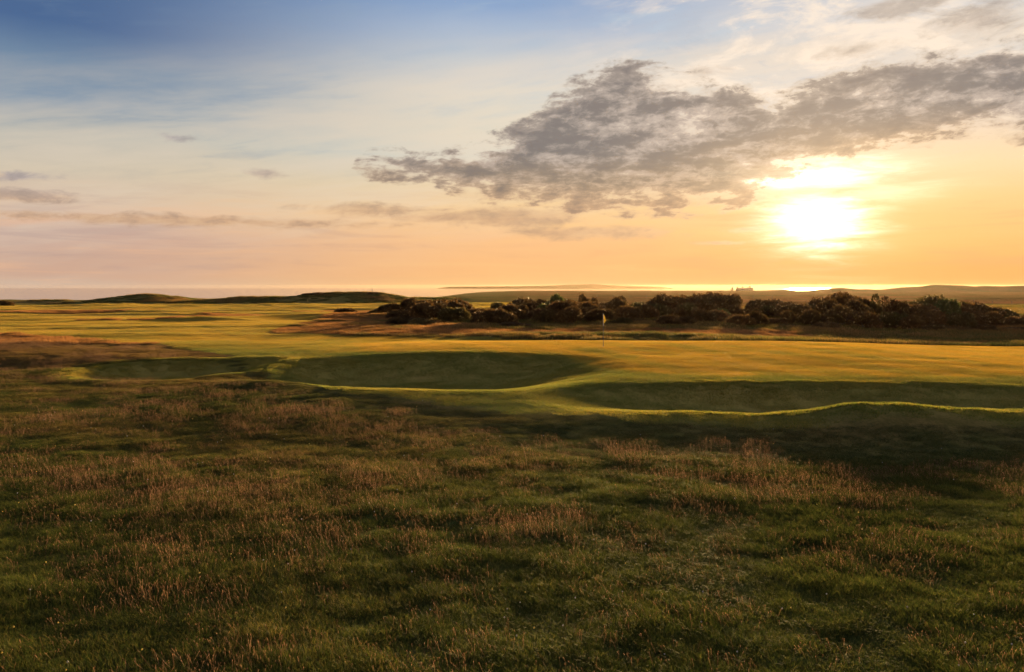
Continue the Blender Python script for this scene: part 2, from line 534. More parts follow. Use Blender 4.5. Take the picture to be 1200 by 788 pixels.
# ------------------------------------------------------------------ terrain material
def terrain_material():
    m, g, out = new_mat('turf')
    geo = g.node('ShaderNodeNewGeometry'); P = V(g, geo.outputs['Position'])
    px, py, pz = g.sep(P)
    mown = g.attr('mown'); green = g.attr('green'); dry = g.attr('dry')
    nf = g.noise(P, 9.0, 5, 0.65)
    nm = g.noise(P, 0.9, 5, 0.6)
    nl = g.noise(g.vec(px * 0.09, py * 0.16, 0), 1.0, 4, 0.6)
    ng = g.noise(g.vec(px * 5, py * 1.2, 0), 1.0, 4, 0.6)
    rough = g.mix(g.ss(0.35, 0.65, nm), (0.060, 0.082, 0.018), (0.105, 0.115, 0.030))
    rough = g.mix(g.ss(0.40, 0.62, nl) * .4, rough, (0.12, 0.090, 0.030))
    dryc = g.mix(g.ss(0.35, 0.65, nm * .5 + nf * .5), (0.14, 0.065, 0.024), (0.34, 0.155, 0.055))
    fair = g.mix(g.ss(0.30, 0.70, nl * .6 + nm * .4), (0.20, 0.165, 0.038), (0.30, 0.215, 0.056))
    fair = g.mix(g.ss(0.55, 0.72, nm) * .35, fair, (0.23, 0.15, 0.05))
    # faint mowing lanes on the green
    lane = g.m('SINE', (px * 0.93 + py * 0.36) * 1.9)
    gr = g.mix(g.ss(-0.6, 0.6, lane) * .35 + nm * .4, (0.30, 0.215, 0.028), (0.40, 0.265, 0.038))
    c = g.mix(mown, rough, fair)
    c = g.mix(green, c, gr)
    c = g.mix(dry, c, dryc)
    c = g.mix(0.55, c, g.mix(nf, (0.45, 0.45, 0.45), (1.55, 1.55, 1.55)), 'MULTIPLY')
    dif = g.node('ShaderNodeBsdfPrincipled')
    g.put(dif.inputs['Base Color'], c)
    dif.inputs['Roughness'].default_value = 0.75
    dif.inputs['Specular IOR Level'].default_value = 0.0
    try:
        g.put(dif.inputs['Sheen Weight'], 0.0)
        dif.inputs['Sheen Roughness'].default_value = 0.5
        g.put(dif.inputs['Sheen Tint'], g.mix(mown, (0.7, .5, .3), (0.9, 0.75, 0.3)))
    except KeyError:
        pass
    bp = g.node('ShaderNodeBump')
    hgt = nf * 0.022 * (1 - green * 0.6) + nm * 0.03 * (1 - mown) + ng * 0.006
    bp.inputs['Strength'].default_value = 0.6
    bp.inputs['Distance'].default_value = 1.0
    g.put(bp.inputs['Height'], hgt)
    g.nt.links.new(bp.outputs[0], dif.inputs['Normal'])
    g.nt.links.new(dif.outputs[0], out.inputs[0])
    return m


MT = terrain_material()


def axis(lo, hi, s0, flat_lo, flat_hi, k):
    a = list(np.arange(flat_lo, flat_hi, s0))
    v = a[-1]
    while v < hi:
        v += max(s0, (v - flat_hi) * k + s0); a.append(v)
    v = a[0]; pre = []
    while v > lo:
        v -= max(s0, (flat_lo - v) * k + s0); pre.append(v)
    return np.array(pre[::-1] + a)


def build_terrain():
    xs = axis(-4500, 4500, 0.24, -28, 30, 0.016)
    ys = axis(-60, 2700, 0.22, 9, 66, 0.010)
    nx, ny = len(xs), len(ys)
    Xg, Yg = np.meshgrid(xs, ys)
    Z = height(Xg, Yg)
    mo, gr, dr = masks(Xg, Yg)
    # normals from the height field
    dzdx = np.gradient(Z, xs, axis=1); dzdy = np.gradient(Z, ys, axis=0)
    N = np.stack([-dzdx, -dzdy, np.ones_like(Z)], -1); N /= np.linalg.norm(N, axis=-1, keepdims=True)
    verts = np.stack([Xg, Yg, Z], -1).reshape(-1, 3); N = N.reshape(-1, 3)
    idx = np.arange(nx * ny).reshape(ny, nx)
    q = np.stack([idx[:-1, :-1], idx[:-1, 1:], idx[1:, 1:], idx[1:, :-1]], -1).reshape(-1, 4)
    fm = mo.ravel()[q].mean(1); fg = gr.ravel()[q].mean(1)
    zone = np.where(fg > 0.5, 2, np.where(fm > 0.5, 1, 0))
    print('terrain', nx, ny)
    for zi, nm in ((0, 'ground'), (1, 'fairway'), (2, 'putting_green')):
        f = q[zone == zi]
        used, inv = np.unique(f, return_inverse=True)
        me = fast_mesh(nm, verts[used], inv.reshape(-1, 4), MT)
        add_attr(me, 'mown', mo.ravel()[used]); add_attr(me, 'green', gr.ravel()[used]); add_attr(me, 'dry', dr.ravel()[used])
        me.normals_split_custom_set_from_vertices(N[used].tolist())
        prop(link(nm, me), kind='structure')


build_terrain()


# ------------------------------------------------------------------ sea
def build_sea():
    m, g, out = new_mat('sea_water')
    geo = g.node('ShaderNodeNewGeometry'); P = V(g, geo.outputs['Position'])
    p = g.node('ShaderNodeBsdfPrincipled')
    p.inputs['Base Color'].default_value = (0.02, 0.035, 0.045, 1)
    p.inputs['Roughness'].default_value = 0.07
    p.inputs['IOR'].default_value = 1.33
    b = g.node('ShaderNodeBump'); b.inputs['Strength'].default_value = 0.22; b.inputs['Distance'].default_value = 1.0
    x, y, z = g.sep(P)
    g.put(b.inputs['Height'], g.noise(g.vec(x * 0.05, y * 0.12, 0), 1.0, 5, 0.6) * 1.2)
    g.nt.links.new(b.outputs[0], p.inputs['Normal'])
    g.nt.links.new(p.outputs[0], out.inputs[0])
    v = np.array([(-5000, 250, 0), (5000, 250, 0), (5000, 4650, 0), (-5000, 4650, 0)], float)
    prop(link('sea', fast_mesh('sea', v, np.array([[0, 1, 2, 3]]), m)), kind='structure')


build_sea()


# ------------------------------------------------------------------ far dunes and the land across the water
def build_ridge(name, sky, Y, depth, base, mat, seed, dx, amp):
    pxs = [a for a, b in sky]; tops = [CZ - (b - HOR) * Y / F for a, b in sky]
    xs = np.arange(X_at(pxs[0], Y), X_at(pxs[-1], Y), dx)
    top = np.interp(xs, [X_at(a, Y) for a in pxs], tops)
    k = np.ones(5) / 5; tp = np.convolve(np.pad(top, 2, 'edge'), k, 'valid')
    ys = np.linspace(-depth, depth, 41)
    Xg, Yg = np.meshgrid(xs, ys)
    prof = np.exp(-(Yg / (depth * 0.42)) ** 2)
    prof = (prof - prof.min()) / (1 - prof.min())
    n = fbm(Xg / (dx * 14), Yg / (dx * 14), seed, 4)
    Z = base + (tp[None, :] - base) * np.clip(prof * (1 + 0.18 * n * (1 - prof)), 0, 1.2) + amp * n * np.sqrt(prof)
    endf = sstep(0, 12, np.arange(len(xs))) * sstep(0, 12, np.arange(len(xs))[::-1])
    Z = base - 3 + (Z - base + 3) * endf[None, :]
    verts = np.stack([Xg, Yg + Y + 0.12 * (Xg - xs[0]) * 0, Z], -1).reshape(-1, 3)
    nx, ny = len(xs), len(ys)
    idx = np.arange(nx * ny).reshape(ny, nx)
    q = np.stack([idx[:-1, :-1], idx[:-1, 1:], idx[1:, 1:], idx[1:, :-1]], -1).reshape(-1, 4)
    me = fast_mesh(name, verts, q, mat)
    add_attr(me, 'mown', np.full(len(verts), 0.0)); add_attr(me, 'green', np.zeros(len(verts)))
    add_attr(me, 'dry', np.clip(0.5 + 0.6 * n.ravel(), 0, 1))
    return prop(link(name, me), kind='structure')


build_ridge('dunes', [(770, 345), (800, 343.4), (830, 342.2), (850, 341.3), (870, 341.0), (884, 341.0), (900, 340.4), (915, 339.6), (930, 340.6), (952, 340.6), (966, 338.6), (976, 337.8), (985, 337.3), (1000, 338.8), (1033, 339.7), (1058, 337.0), (1083, 335.4), (1094, 333.8), (1107, 334.3),
                      (1130, 334.8), (1142, 336.0), (1155, 335.0), (1175, 336.0), (1200, 334.8), (1240, 335.4), (1300, 335.4), (1400, 338), (1500, 342)], 1000, 60, 7.0, MT, 61, 1.6, 0.5)
build_ridge('headland', [(500, 336.8), (540, 336.2), (600, 335.6), (640, 334.9), (670, 334.0), (695, 333.6), (715, 334.4), (750, 335.6), (800, 336.8)], 4300, 200, 0.5, MT, 63, 12, 1.0)


# ------------------------------------------------------------------ grass and bush materials
def leaf_material(name, stops, dry_stops=None, trans=0.45, spec=0.04, vary=False):
    m, g, out = new_mat(name)
    r = g.attr('rnd'); h = g.attr('hgt')
    dry = g.attr('tint', 'INSTANCER')
    c = g.ramp(r, stops)
    if dry_stops:
        c = g.mix(g.ss(0.15, 0.85, dry * 0.75 + r * 0.35), c, g.ramp(r, dry_stops))
    if vary:
        oi = g.node('ShaderNodeObjectInfo')
        q = V(g, oi.outputs['Random'])
        c = g.mix(g.ss(0.55, 1.0, q) * 0.55, c, (0.085, 0.085, 0.024))
        c = g.mix(1.0, c, g.mix(g.m('FRACT', q * 7.3), (0.6, 0.6, 0.6), (1.35, 1.25, 1.2)), 'MULTIPLY')
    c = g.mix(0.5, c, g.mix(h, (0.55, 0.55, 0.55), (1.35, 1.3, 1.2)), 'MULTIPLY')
    d = g.node('ShaderNodeBsdfPrincipled'); g.put(d.inputs['Base Color'], c)
    d.inputs['Roughness'].default_value = 0.6; d.inputs['Specular IOR Level'].default_value = spec
    t = g.node('ShaderNodeBsdfTranslucent'); g.put(t.inputs[0], c)
    mx = g.node('ShaderNodeMixShader'); mx.inputs[0].default_value = trans
    g.nt.links.new(d.outputs[0], mx.inputs[1]); g.nt.links.new(t.outputs[0], mx.inputs[2])
    g.nt.links.new(mx.outputs[0], out.inputs[0])
    return m


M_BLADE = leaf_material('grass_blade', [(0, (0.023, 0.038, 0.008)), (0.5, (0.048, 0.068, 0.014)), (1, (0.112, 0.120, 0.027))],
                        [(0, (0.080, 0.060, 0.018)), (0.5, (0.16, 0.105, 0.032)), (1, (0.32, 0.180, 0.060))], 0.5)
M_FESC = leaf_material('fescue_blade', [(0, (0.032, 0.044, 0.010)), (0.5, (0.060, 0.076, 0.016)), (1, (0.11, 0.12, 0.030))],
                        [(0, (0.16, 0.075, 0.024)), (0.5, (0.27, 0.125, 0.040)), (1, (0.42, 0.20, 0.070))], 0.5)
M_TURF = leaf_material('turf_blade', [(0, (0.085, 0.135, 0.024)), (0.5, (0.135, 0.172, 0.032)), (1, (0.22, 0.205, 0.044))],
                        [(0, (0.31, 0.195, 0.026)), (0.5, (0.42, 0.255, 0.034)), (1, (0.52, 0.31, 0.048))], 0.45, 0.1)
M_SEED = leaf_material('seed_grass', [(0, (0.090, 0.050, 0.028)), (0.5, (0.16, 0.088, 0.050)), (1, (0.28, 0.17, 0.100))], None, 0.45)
M_GORSE = leaf_material('gorse_leaf', [(0, (0.046, 0.029, 0.010)), (0.6, (0.088, 0.052, 0.018)), (1, (0.16, 0.090, 0.028))], None, 0.36, 0.1, True)
M_GORSE_G = leaf_material('willow_leaf', [(0, (0.045, 0.055, 0.014)), (0.6, (0.085, 0.095, 0.022)), (1, (0.13, 0.13, 0.035))], None, 0.4, 0.15)


def blades(n, size, hmin, hmax, w, lean, seed, clump=0.0, wind=(-0.5, -0.15)):
    """n curved blades spread over a disc-like patch; returns verts, quads, tris, rnd, hgt"""
    r = np.random.default_rng(seed)
    rad = size * np.sqrt(r.random(n)); a = r.random(n) * 2 * np.pi
    bx = rad * np.cos(a); by = rad * np.sin(a)
    if clump > 0:
        k = 9
        cxy = r.normal(0, size * 0.45, (k, 2)); w_i = r.integers(0, k, n)
        bx = bx * (1 - clump) + cxy[w_i, 0] * clump; by = by * (1 - clump) + cxy[w_i, 1] * clump
    H = hmin + (hmax - hmin) * r.random(n) ** 1.5
    H = H * (1 - 0.45 * (rad / size) ** 2)
    th = r.random(n) * 2 * np.pi
    L = H * lean * (0.3 + r.random(n))
    dx = np.cos(th) * L + wind[0] * H * 0.55; dy = np.sin(th) * L + wind[1] * H * 0.55
    ph = r.random(n) * np.pi
    wx = np.cos(ph) * w * (0.6 + 0.8 * r.random(n)); wy = np.sin(ph) * w * (0.6 + 0.8 * r.random(n))
    z0 = np.full(n, -0.05)
    v = np.empty((n, 5, 3))
    v[:, 0] = np.stack([bx - wx / 2, by - wy / 2, z0], -1)
    v[:, 1] = np.stack([bx + wx / 2, by + wy / 2, z0], -1)
    mx = bx + dx * 0.35; my = by + dy * 0.35
    v[:, 2] = np.stack([mx + wx * .4, my + wy * .4, H * 0.58], -1)
    v[:, 3] = np.stack([mx - wx * .4, my - wy * .4, H * 0.58], -1)
    v[:, 4] = np.stack([bx + dx, by + dy, H * 0.95], -1)
    o = np.arange(n)[:, None] * 5
    q = o + np.array([[0, 1, 2, 3]]); t = o + np.array([[3, 2, 4]])
    rnd = np.repeat(r.random(n), 5)
    hg = np.tile([0, 0, .6, .6, 1.0], n)
    return v.reshape(-1, 3), q, t, rnd, hg


def seeds(n, size, hmin, hmax, w, seed, wind=(-0.4, -0.15)):
    r = np.random.default_rng(seed)
    vs = []; qs = []; rn = []; hg = []
    o = 0
    for i in range(n):
        rad = size * math.sqrt(r.random()); a = r.random() * 6.283
        b = np.array([rad * math.cos(a), rad * math.sin(a), -0.05])
        H = hmin + (hmax - hmin) * r.random()
        th = r.random() * 6.283; L = H * (0.1 + 0.35 * r.random())
        tip = b + np.array([math.cos(th) * L + wind[0] * H * .5, math.sin(th) * L + wind[1] * H * .5, H + .05])
        mid = b * 0.5 + tip * 0.5; mid[:2] = b[:2] * .68 + tip[:2] * .32
        ph = r.random() * 3.14; wv = np.array([math.cos(ph), math.sin(ph), 0]) * w * .5
        c = r.random()
        for p, q in ((b, mid), (mid, tip)):
            vs += [p - wv, p + wv, q + wv * .7, q - wv * .7]; qs.append([o, o + 1, o + 2, o + 3]); o += 4
            rn += [c] * 4; hg += [0.5] * 4
        ax = tip - mid; ax /= np.linalg.norm(ax)
        for k in range(7):          # panicle
            t = k / 6.0
            p = tip - ax * (0.085 * t) * (H / .35)
            s = w * (1.4 + 2.0 * math.sin(3.14 * min(1, t + .15)))
            u = r.normal(0, 1, 3); u /= np.linalg.norm(u); q = p + (u * .5 + ax * 1.0) * s * 1.5
            sd = np.cross(u, ax); sd = sd / (np.linalg.norm(sd) + 1e-6) * s * .45
            vs += [p - sd, p + sd, q + sd * .4, q - sd * .4]; qs.append([o, o + 1, o + 2, o + 3]); o += 4
            c2 = min(1, max(0, c + r.normal(0, .2)))
            rn += [c2] * 4; hg += [1.0] * 4
    return np.array(vs), np.array(qs), np.array(rn), np.array(hg)


SRC = {}


def source(coll, name, verts, faces, mat, rnd, hg):
    me = fast_mesh(name, verts, faces, mat, smooth=False)
    add_attr(me, 'rnd', rnd); add_attr(me, 'hgt', hg)
    o = bpy.data.objects.new(name, me)
    if coll not in SRC:
        SRC[coll] = bpy.data.collections.new(coll)
    SRC[coll].objects.link(o)


def scatter(name, coll, x, y, scale, hscale, tint, nvar, seed, sink=0.0, align=0.0):
    r = np.random.default_rng(seed)
    n = len(x)
    z = height(x, y) - sink
    me = bpy.data.meshes.new(name)
    me.vertices.add(n); me.vertices.foreach_set('co', np.stack([x, y, z], -1).astype(np.float32).ravel())
    rot = np.zeros((n, 3), np.float32); rot[:, 2] = r.normal(0, 0.8, n)
    if align:
        e = 0.25
        gx = (height(x + e, y) - height(x - e, y)) / (2 * e) * align; gy = (height(x, y + e) - height(x, y - e)) / (2 * e) * align
        nz = 1 / np.sqrt(1 + gx * gx + gy * gy); nxx, nyy = -gx * nz, -gy * nz
        ca, sa = np.cos(rot[:, 2]), np.sin(rot[:, 2])
        # x axis of the tuft, turned by the spin and laid in the slope
        ax = np.stack([ca, sa, np.zeros(n)], -1); nn_ = np.stack([nxx, nyy, nz], -1)
        ax -= nn_ * (ax * nn_).sum(1, keepdims=True); ax /= np.linalg.norm(ax, axis=1, keepdims=True)
        ay = np.cross(nn_, ax)
        rot[:, 0] = np.arctan2(ay[:, 2], nn_[:, 2]); rot[:, 1] = np.arcsin(np.clip(-ax[:, 2], -1, 1)); rot[:, 2] = np.arctan2(ax[:, 1], ax[:, 0])
    sc = np.stack([scale, scale, hscale], -1).astype(np.float32)
    for nm, ar in (('rot', rot), ('scl', sc)):
        a = me.attributes.new(nm, 'FLOAT_VECTOR', 'POINT'); a.data.foreach_set('vector', ar.ravel())
    a = me.attributes.new('idx', 'INT', 'POINT'); a.data.foreach_set('value', r.integers(0, nvar, n).astype(np.int32))
    add_attr(me, 'tint', tint)
    o = link(name, me)
    ng = bpy.data.node_groups.new(name + '_scatter', 'GeometryNodeTree')
    ng.interface.new_socket('Geometry', in_out='INPUT', socket_type='NodeSocketGeometry')
    ng.interface.new_socket('Geometry', in_out='OUTPUT', socket_type='NodeSocketGeometry')
    N = ng.nodes.new; Lk = ng.links.new
    gi = N('NodeGroupInput'); go = N('NodeGroupOutput')
    ci = N('GeometryNodeCollectionInfo'); ci.inputs['Collection'].default_value = SRC[coll]
    ci.inputs['Separate Children'].default_value = True; ci.inputs['Reset Children'].default_value = True
    ip = N('GeometryNodeInstanceOnPoints'); ip.inputs['Pick Instance'].default_value = True

    def na(nm, t):
        k = N('GeometryNodeInputNamedAttribute'); k.data_type = t; k.inputs['Name'].default_value = nm
        return k.outputs['Attribute']
    Lk(gi.outputs[0], ip.inputs['Points']); Lk(ci.outputs[0], ip.inputs['Instance'])
    Lk(na('idx', 'INT'), ip.inputs['Instance Index']); Lk(na('rot', 'FLOAT_VECTOR'), ip.inputs['Rotation']); Lk(na('scl', 'FLOAT_VECTOR'), ip.inputs['Scale'])
    Lk(ip.outputs[0], go.inputs[0])
    md = o.modifiers.new('scatter', 'NODES'); md.node_group = ng
    return o


def jgrid(x0, x1, y0, y1, step, seed):
    r = np.random.default_rng(seed)
    gx, gy = np.meshgrid(np.arange(x0, x1, step), np.arange(y0, y1, step))
    return (gx.ravel() + r.uniform(-.5, .5, gx.size) * step), (gy.ravel() + r.uniform(-.5, .5, gx.size) * step)


def build_grass():
    for i in range(6):
        v, q, t, rn, hg = blades(900, 0.42, 0.05, 0.19, 0.0042, 0.65, 100 + i, 0.25)
        source('near_grass_src', 'near_tuft', v, [q, t], M_BLADE, rn, hg)
    for i in range(5):
        v, q, rn, hg = seeds(42, 0.46, 0.12, 0.30, 0.0026, 200 + i)
        source('seed_src', 'seed_tuft', v, [q], M_SEED, rn, hg)
    for i in range(5):
        v, q, t, rn, hg = blades(650, 1.15, 0.18, 0.50, 0.020, 0.5, 300 + i, 0.3)
        source('far_grass_src', 'far_tuft', v, [q, t], M_FESC, rn, hg)
    for i in range(3):
        v, q, t, rn, hg = blades(1100, 0.62, 0.012, 0.045, 0.010, 0.9, 400 + i, 0.0)
        source('short_grass_src', 'short_tuft', v, [q, t], M_TURF, rn, hg)
    # --- near rough
    x, y = jgrid(-48, 48, 7.5, 62, 0.34, 1)
    keep = (np.abs(x) < y * 0.70 + 5) & (y < rough_edge(x) + 0.9 * fbm(x / 3, y / 3, 77, 3) - 0.2)
    x, y = x[keep], y[keep]
    kk = masks(x, y)[0] < 0.6
    x, y = x[kk | (y > rough_edge(x) - 2)], y[kk | (y > rough_edge(x) - 2)]
    n = fbm(x / 1.5, y / 1.3, 51, 3); n2 = fbm(x / 7, y / 4.5, 52, 4)
    mo, gr, dr = masks(x, y)
    edge = sstep(-0.5, 8.0, rough_edge(x) - y)
    h = (0.55 + 0.55 * sstep(-.5, .6, n) + 0.25 * n2) * (0.25 + 0.75 * edge)
    h = h * (0.75 + 0.25 * sstep(30, 15, y)) * (0.7 + 0.3 * sstep(26, 20, y))
    tint = np.clip(-0.06 + 0.38 * n2 + 0.12 * n + 0.95 * dr * sstep(36, 46, y) + 0.16 * sstep(14, 30, y), 0, 1)
    s = np.full(len(x), 1.0) + 0.25 * rng.random(len(x))
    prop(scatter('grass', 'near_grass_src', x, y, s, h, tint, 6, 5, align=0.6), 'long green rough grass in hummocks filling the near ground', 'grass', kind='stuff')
    print('near tufts', len(x))
    # --- seed heads in drifts
    x, y = jgrid(-48, 48, 7.5, 66, 0.42, 2)
    keep = (np.abs(x) < y * 0.70 + 5) & (y < rough_edge(x) - 3.6 + 2.5 * fbm(x / 2, y / 2, 78, 2)) & (masks(x, y)[0] < 0.4)
    x, y = x[keep], y[keep]
    n2 = fbm(x / 6, y / 3.5, 52, 4) + 0.5 * fbm(x / 1.5, y / 1.0, 54, 3)
    mo, gr, dr = masks(x, y)
    p = sstep(-0.15, 0.6, n2 + 0.7 * dr - 0.12)
    k = rng.random(len(x)) < (0.13 + 0.58 * p) * (1 - 0.5 * sstep(19, 27, y) * (1 - dr))
    x, y, p = x[k], y[k], p[k]
    prop(scatter('seed_grass', 'seed_src', x, y, np.full(len(x), 1.1), 0.62 + 0.45 * p * rng.random(len(x)) + .1, p, 5, 6),
         'reddish brown seed heads standing in drifts over the near rough', 'grass', kind='stuff')
    print('seed tufts', len(x))
    # --- close-mown turf of the green, the hollows and the fairway
    xa, ya = jgrid(-44, 48, 22, 68, 0.55, 12)
    xb, yb = jgrid(-75, 60, 66, 112, 1.0, 13)
    xc, yc = jgrid(-170, 40, 112, 225, 2.1, 14)
    x = np.concatenate([xa, xb, xc]); y = np.concatenate([ya, yb, yc]); sc = np.concatenate([np.full(len(xa), 1.0), np.full(len(xb), 1.8), np.full(len(xc), 3.8)])
    mo, gr, dr = masks(x, y)
    keep = (np.abs(x) < y * 0.69 + 5) & (mo > 0.35)
    x, y, mo, gr, sc = x[keep], y[keep], mo[keep], gr[keep], sc[keep]
    n = fbm(x / 4, y / 2.5, 58, 4)
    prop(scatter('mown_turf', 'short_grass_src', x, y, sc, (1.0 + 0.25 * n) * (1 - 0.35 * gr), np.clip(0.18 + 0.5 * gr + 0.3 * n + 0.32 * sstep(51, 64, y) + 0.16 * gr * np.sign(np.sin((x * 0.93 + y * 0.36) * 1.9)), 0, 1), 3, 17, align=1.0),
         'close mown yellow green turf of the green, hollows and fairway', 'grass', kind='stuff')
    print('turf tufts', len(x))
    # --- far rough, fescue and undergrowth round the gorse
    x, y = jgrid(-120, 130, 60, 165, 1.15, 3)
    mo, gr, dr = masks(x, y)
    keep = (np.abs(x) < y * 0.70 + 4) & (mo < 0.35)
    x, y, dr = x[keep], y[keep], dr[keep]
    n = fbm(x / 5, y / 4, 56, 3)
    h = 0.55 + 0.55 * sstep(-.5, .6, n)
    h = h * (1 - 0.35 * sstep(.3, .8, dr)) + 0.45 * sstep(76, 84, y) * sstep(-25, 5, x)
    s_ = np.full(len(x), 1.0) + .2 * n; t_ = np.clip(dr * 1.25 + .12 * n, 0, 1)
    xd, yd = jgrid(-185, -18, 222, 282, 1.9, 33)
    zd = height(xd, yd); nd = fbm(xd / 9, yd / 9, 57, 3); kd = (zd > CZ - 5.0) & (nd > -0.35) & (np.abs(xd) < yd * .70)
    xd, yd, nd = xd[kd], yd[kd], nd[kd]
    x = np.concatenate([x, xd]); y = np.concatenate([y, yd]); s_ = np.concatenate([s_, 1.5 + .5 * nd]); h = np.concatenate([h, 1.1 + 1.1 * nd]); t_ = np.concatenate([t_, np.clip(.15 + .6 * nd, 0, 1)])
    prop(scatter('rough_grass', 'far_grass_src', x, y, s_, h, t_, 5, 7),
         'tan fescue and rank green grass around the gorse beyond the green', 'grass', kind='stuff')
    print('far tufts', len(x))


def build_flowers():
    # small white and yellow flower heads among the rough grass
    def head(seed, col):
        m, g, out = new_mat('petal_' + col)
        d = g.node('ShaderNodeBsdfPrincipled')
        rr = g.attr('rnd')
        c0, c1 = ((0.32, 0.30, 0.24), (0.50, 0.47, 0.40)) if col == 'white' else ((0.55, 0.38, 0.04), (0.75, 0.55, 0.06))
        g.put(d.inputs['Base Color'], g.mix(g.attr('hgt'), (0.03, 0.04, 0.01), g.mix(rr, c0, c1))); d.inputs['Roughness'].default_value = 0.7
        g.nt.links.new(d.outputs[0], out.inputs[0])
        r = np.random.default_rng(seed); vs = []; fs = []; rn = []
        for k in range(22):
            u = r.normal(0, 1, 3); u /= np.linalg.norm(u); p = u * 0.010 + np.array([0, 0, .26])
            t = np.cross(u, [0.3, .2, .9]); t /= np.linalg.norm(t); b = np.cross(u, t); s = .006
            o = len(vs); vs += [p - t * s, p + b * s, p + t * s, p - b * s]; fs.append([o, o + 1, o + 2, o + 3]); rn += [r.random()] * 4
        o = len(vs); vs += [(-.0015, 0, 0), (.0015, 0, 0), (.0015, 0, .25), (-.0015, 0, .25)]; fs.append([o, o + 1, o + 2, o + 3]); rn += [0] * 4
        source('flower_src', 'flower_head', np.array(vs, float), [np.array(fs)], m, rn, np.array([1.0] * (len(vs) - 4) + [0.0] * 4))
    head(1, 'white'); head(2, 'white'); head(3, 'yellow')
    r = np.random.default_rng(91)
    n = 300
    y = 9 + 22 * r.random(n) ** 1.1; x = (r.random(n) * 2 - 1) * (y * .68)
    c = fbm(x / 3, y / 2, 91, 3); k = (c > -0.15) & (y < rough_edge(x) - 1)
    x, y = x[k], y[k]
    prop(scatter('wildflowers', 'flower_src', x, y, np.full(len(x), 1.0), 0.9 + .4 * r.random(len(x)), np.zeros(len(x)), 3, 8),
         'tiny white and yellow flower heads dotted through the near rough', 'flowers', kind='stuff')


build_grass()
build_flowers()


# ------------------------------------------------------------------ gorse bushes
def tube(path, radii, sides=6):
    vs = []; fs = []
    for i, (p, r) in enumerate(zip(path, radii)):
        for k in range(sides):
            a = 2 * math.pi * k / sides
            vs.append((p[0] + r * math.cos(a), p[1] + r * math.sin(a), p[2]))
    for i in range(len(path) - 1):
        for k in range(sides):
            a = i * sides + k; b = i * sides + (k + 1) % sides
            fs.append((a, b, b + sides, a + sides))
    return vs, fs


MB_, gb, ob = new_mat('bark')
_p = gb.node('ShaderNodeBsdfPrincipled')
_gg = gb.node('ShaderNodeNewGeometry')
gb.put(_p.inputs['Base Color'], gb.mix(gb.noise(V(gb, _gg.outputs['Position']), 6.0, 4), (0.05, 0.035, 0.022), (0.14, 0.10, 0.065))); _p.inputs['Roughness'].default_value = .9
gb.nt.links.new(_p.outputs[0], ob.inputs[0])


def bush_mesh(seed, w, h, lumps, cards, card, spiky=0.5, flat=0.0):
    """crown: sprigs over a cluster of lumps, uneven outline"""
    r = np.random.default_rng(seed)
    C = []; Rr = []
    for i in range(lumps):
        a = r.random() * 6.283; q = math.sqrt(r.random()) * 0.72
        rr = (0.30 + 0.28 * r.random()) * (1 - 0.35 * q)
        zc = (0.25 + 0.50 * r.random()) * (1 - 0.55 * q * q)
        C.append((q * math.cos(a) * w / 2, q * math.sin(a) * w / 2, zc * h)); Rr.append((rr * w * 0.5, rr * h * 0.85))
    C = np.array(C); Rr = np.array(Rr)
    k = r.integers(0, lumps, cards)
    u = r.normal(0, 1, (cards, 3)); u /= np.linalg.norm(u, axis=1, keepdims=True)
    u[:, 2] = np.where(u[:, 2] < -0.3, -u[:, 2], u[:, 2])
    rad = 1.0 - 0.34 * r.random(cards) ** 1.5
    # ragged surface
    n = fbm(u[:, 0] * 2.6 + k * 3.1, u[:, 1] * 2.6 + u[:, 2] * 2.1, seed, 3)
    rad = rad * (1 + 0.30 * n) + spiky * 0.10 * r.random(cards) ** 4
    P = C[k] + u * rad[:, None] * np.stack([Rr[k, 0], Rr[k, 0], Rr[k, 1]], -1)
    P[:, 2] = np.maximum(P[:, 2], 0.02 + 0.1 * r.random(cards))
    # holes: drop sprigs in a few noisy patches
    hn = fbm(P[:, 0] * 1.3 + 9, P[:, 2] * 1.6 + P[:, 1] * 1.3, seed + 5, 3)
    ok = hn > -0.52
    P, u, k = P[ok], u[ok], k[ok]; m = len(P)
    d = u * 0.8 + r.normal(0, 0.55, (m, 3)) + np.array([0, 0, 0.35]); d /= np.linalg.norm(d, axis=1, keepdims=True)
    s = np.cross(d, r.normal(0, 1, (m, 3))); s /= np.linalg.norm(s, axis=1, keepdims=True)
    L = card * (0.6 + 0.9 * r.random(m))[:, None]; W = L * 0.36
    v = np.stack([P - s * W * .5, P + s * W * .5, P + d * L * .6 + s * W * .6, P + d * L, P + d * L * .6 - s * W * .6], 1).reshape(-1, 3)
    f = np.arange(m)[:, None] * 5 + np.arange(5)[None, :]
    rn = np.clip(0.5 + 0.45 * fbm(P[:, 0] * .9, P[:, 1] * .9 + P[:, 2] * 1.4, seed + 9, 3) + r.normal(0, .14, m), 0, 1)
    st_v = []; st_f = []
    for i in range(min(lumps, 6)):
        c = C[i]; a = r.random() * 6.283
        b = np.array([0.12 * math.cos(a) * w * .5, 0.12 * math.sin(a) * w * .5, -0.15])
        pts = [b, b * .5 + c * .3 + np.array([0, 0, .05]), c * .75, c]
        vv, ff = tube(pts, [0.07, 0.05, .035, .015])
        o = len(st_v); st_v += vv; st_f += [tuple(j + o for j in q) for q in ff]
    return v, f, np.repeat(rn, 5), np.array(st_v, float), np.array(st_f)


BUSH = []


def make_bush_kind(name, mat, *a, **k):
    v, f, rn, sv, sf = bush_mesh(*a, **k)
    me = fast_mesh(name + '_crown', v, f, mat, False); add_attr(me, 'rnd', rn); add_attr(me, 'hgt', np.full(len(v), .6))
    ms = fast_mesh(name + '_stem', sv, sf, MB_)
    return (me, ms)


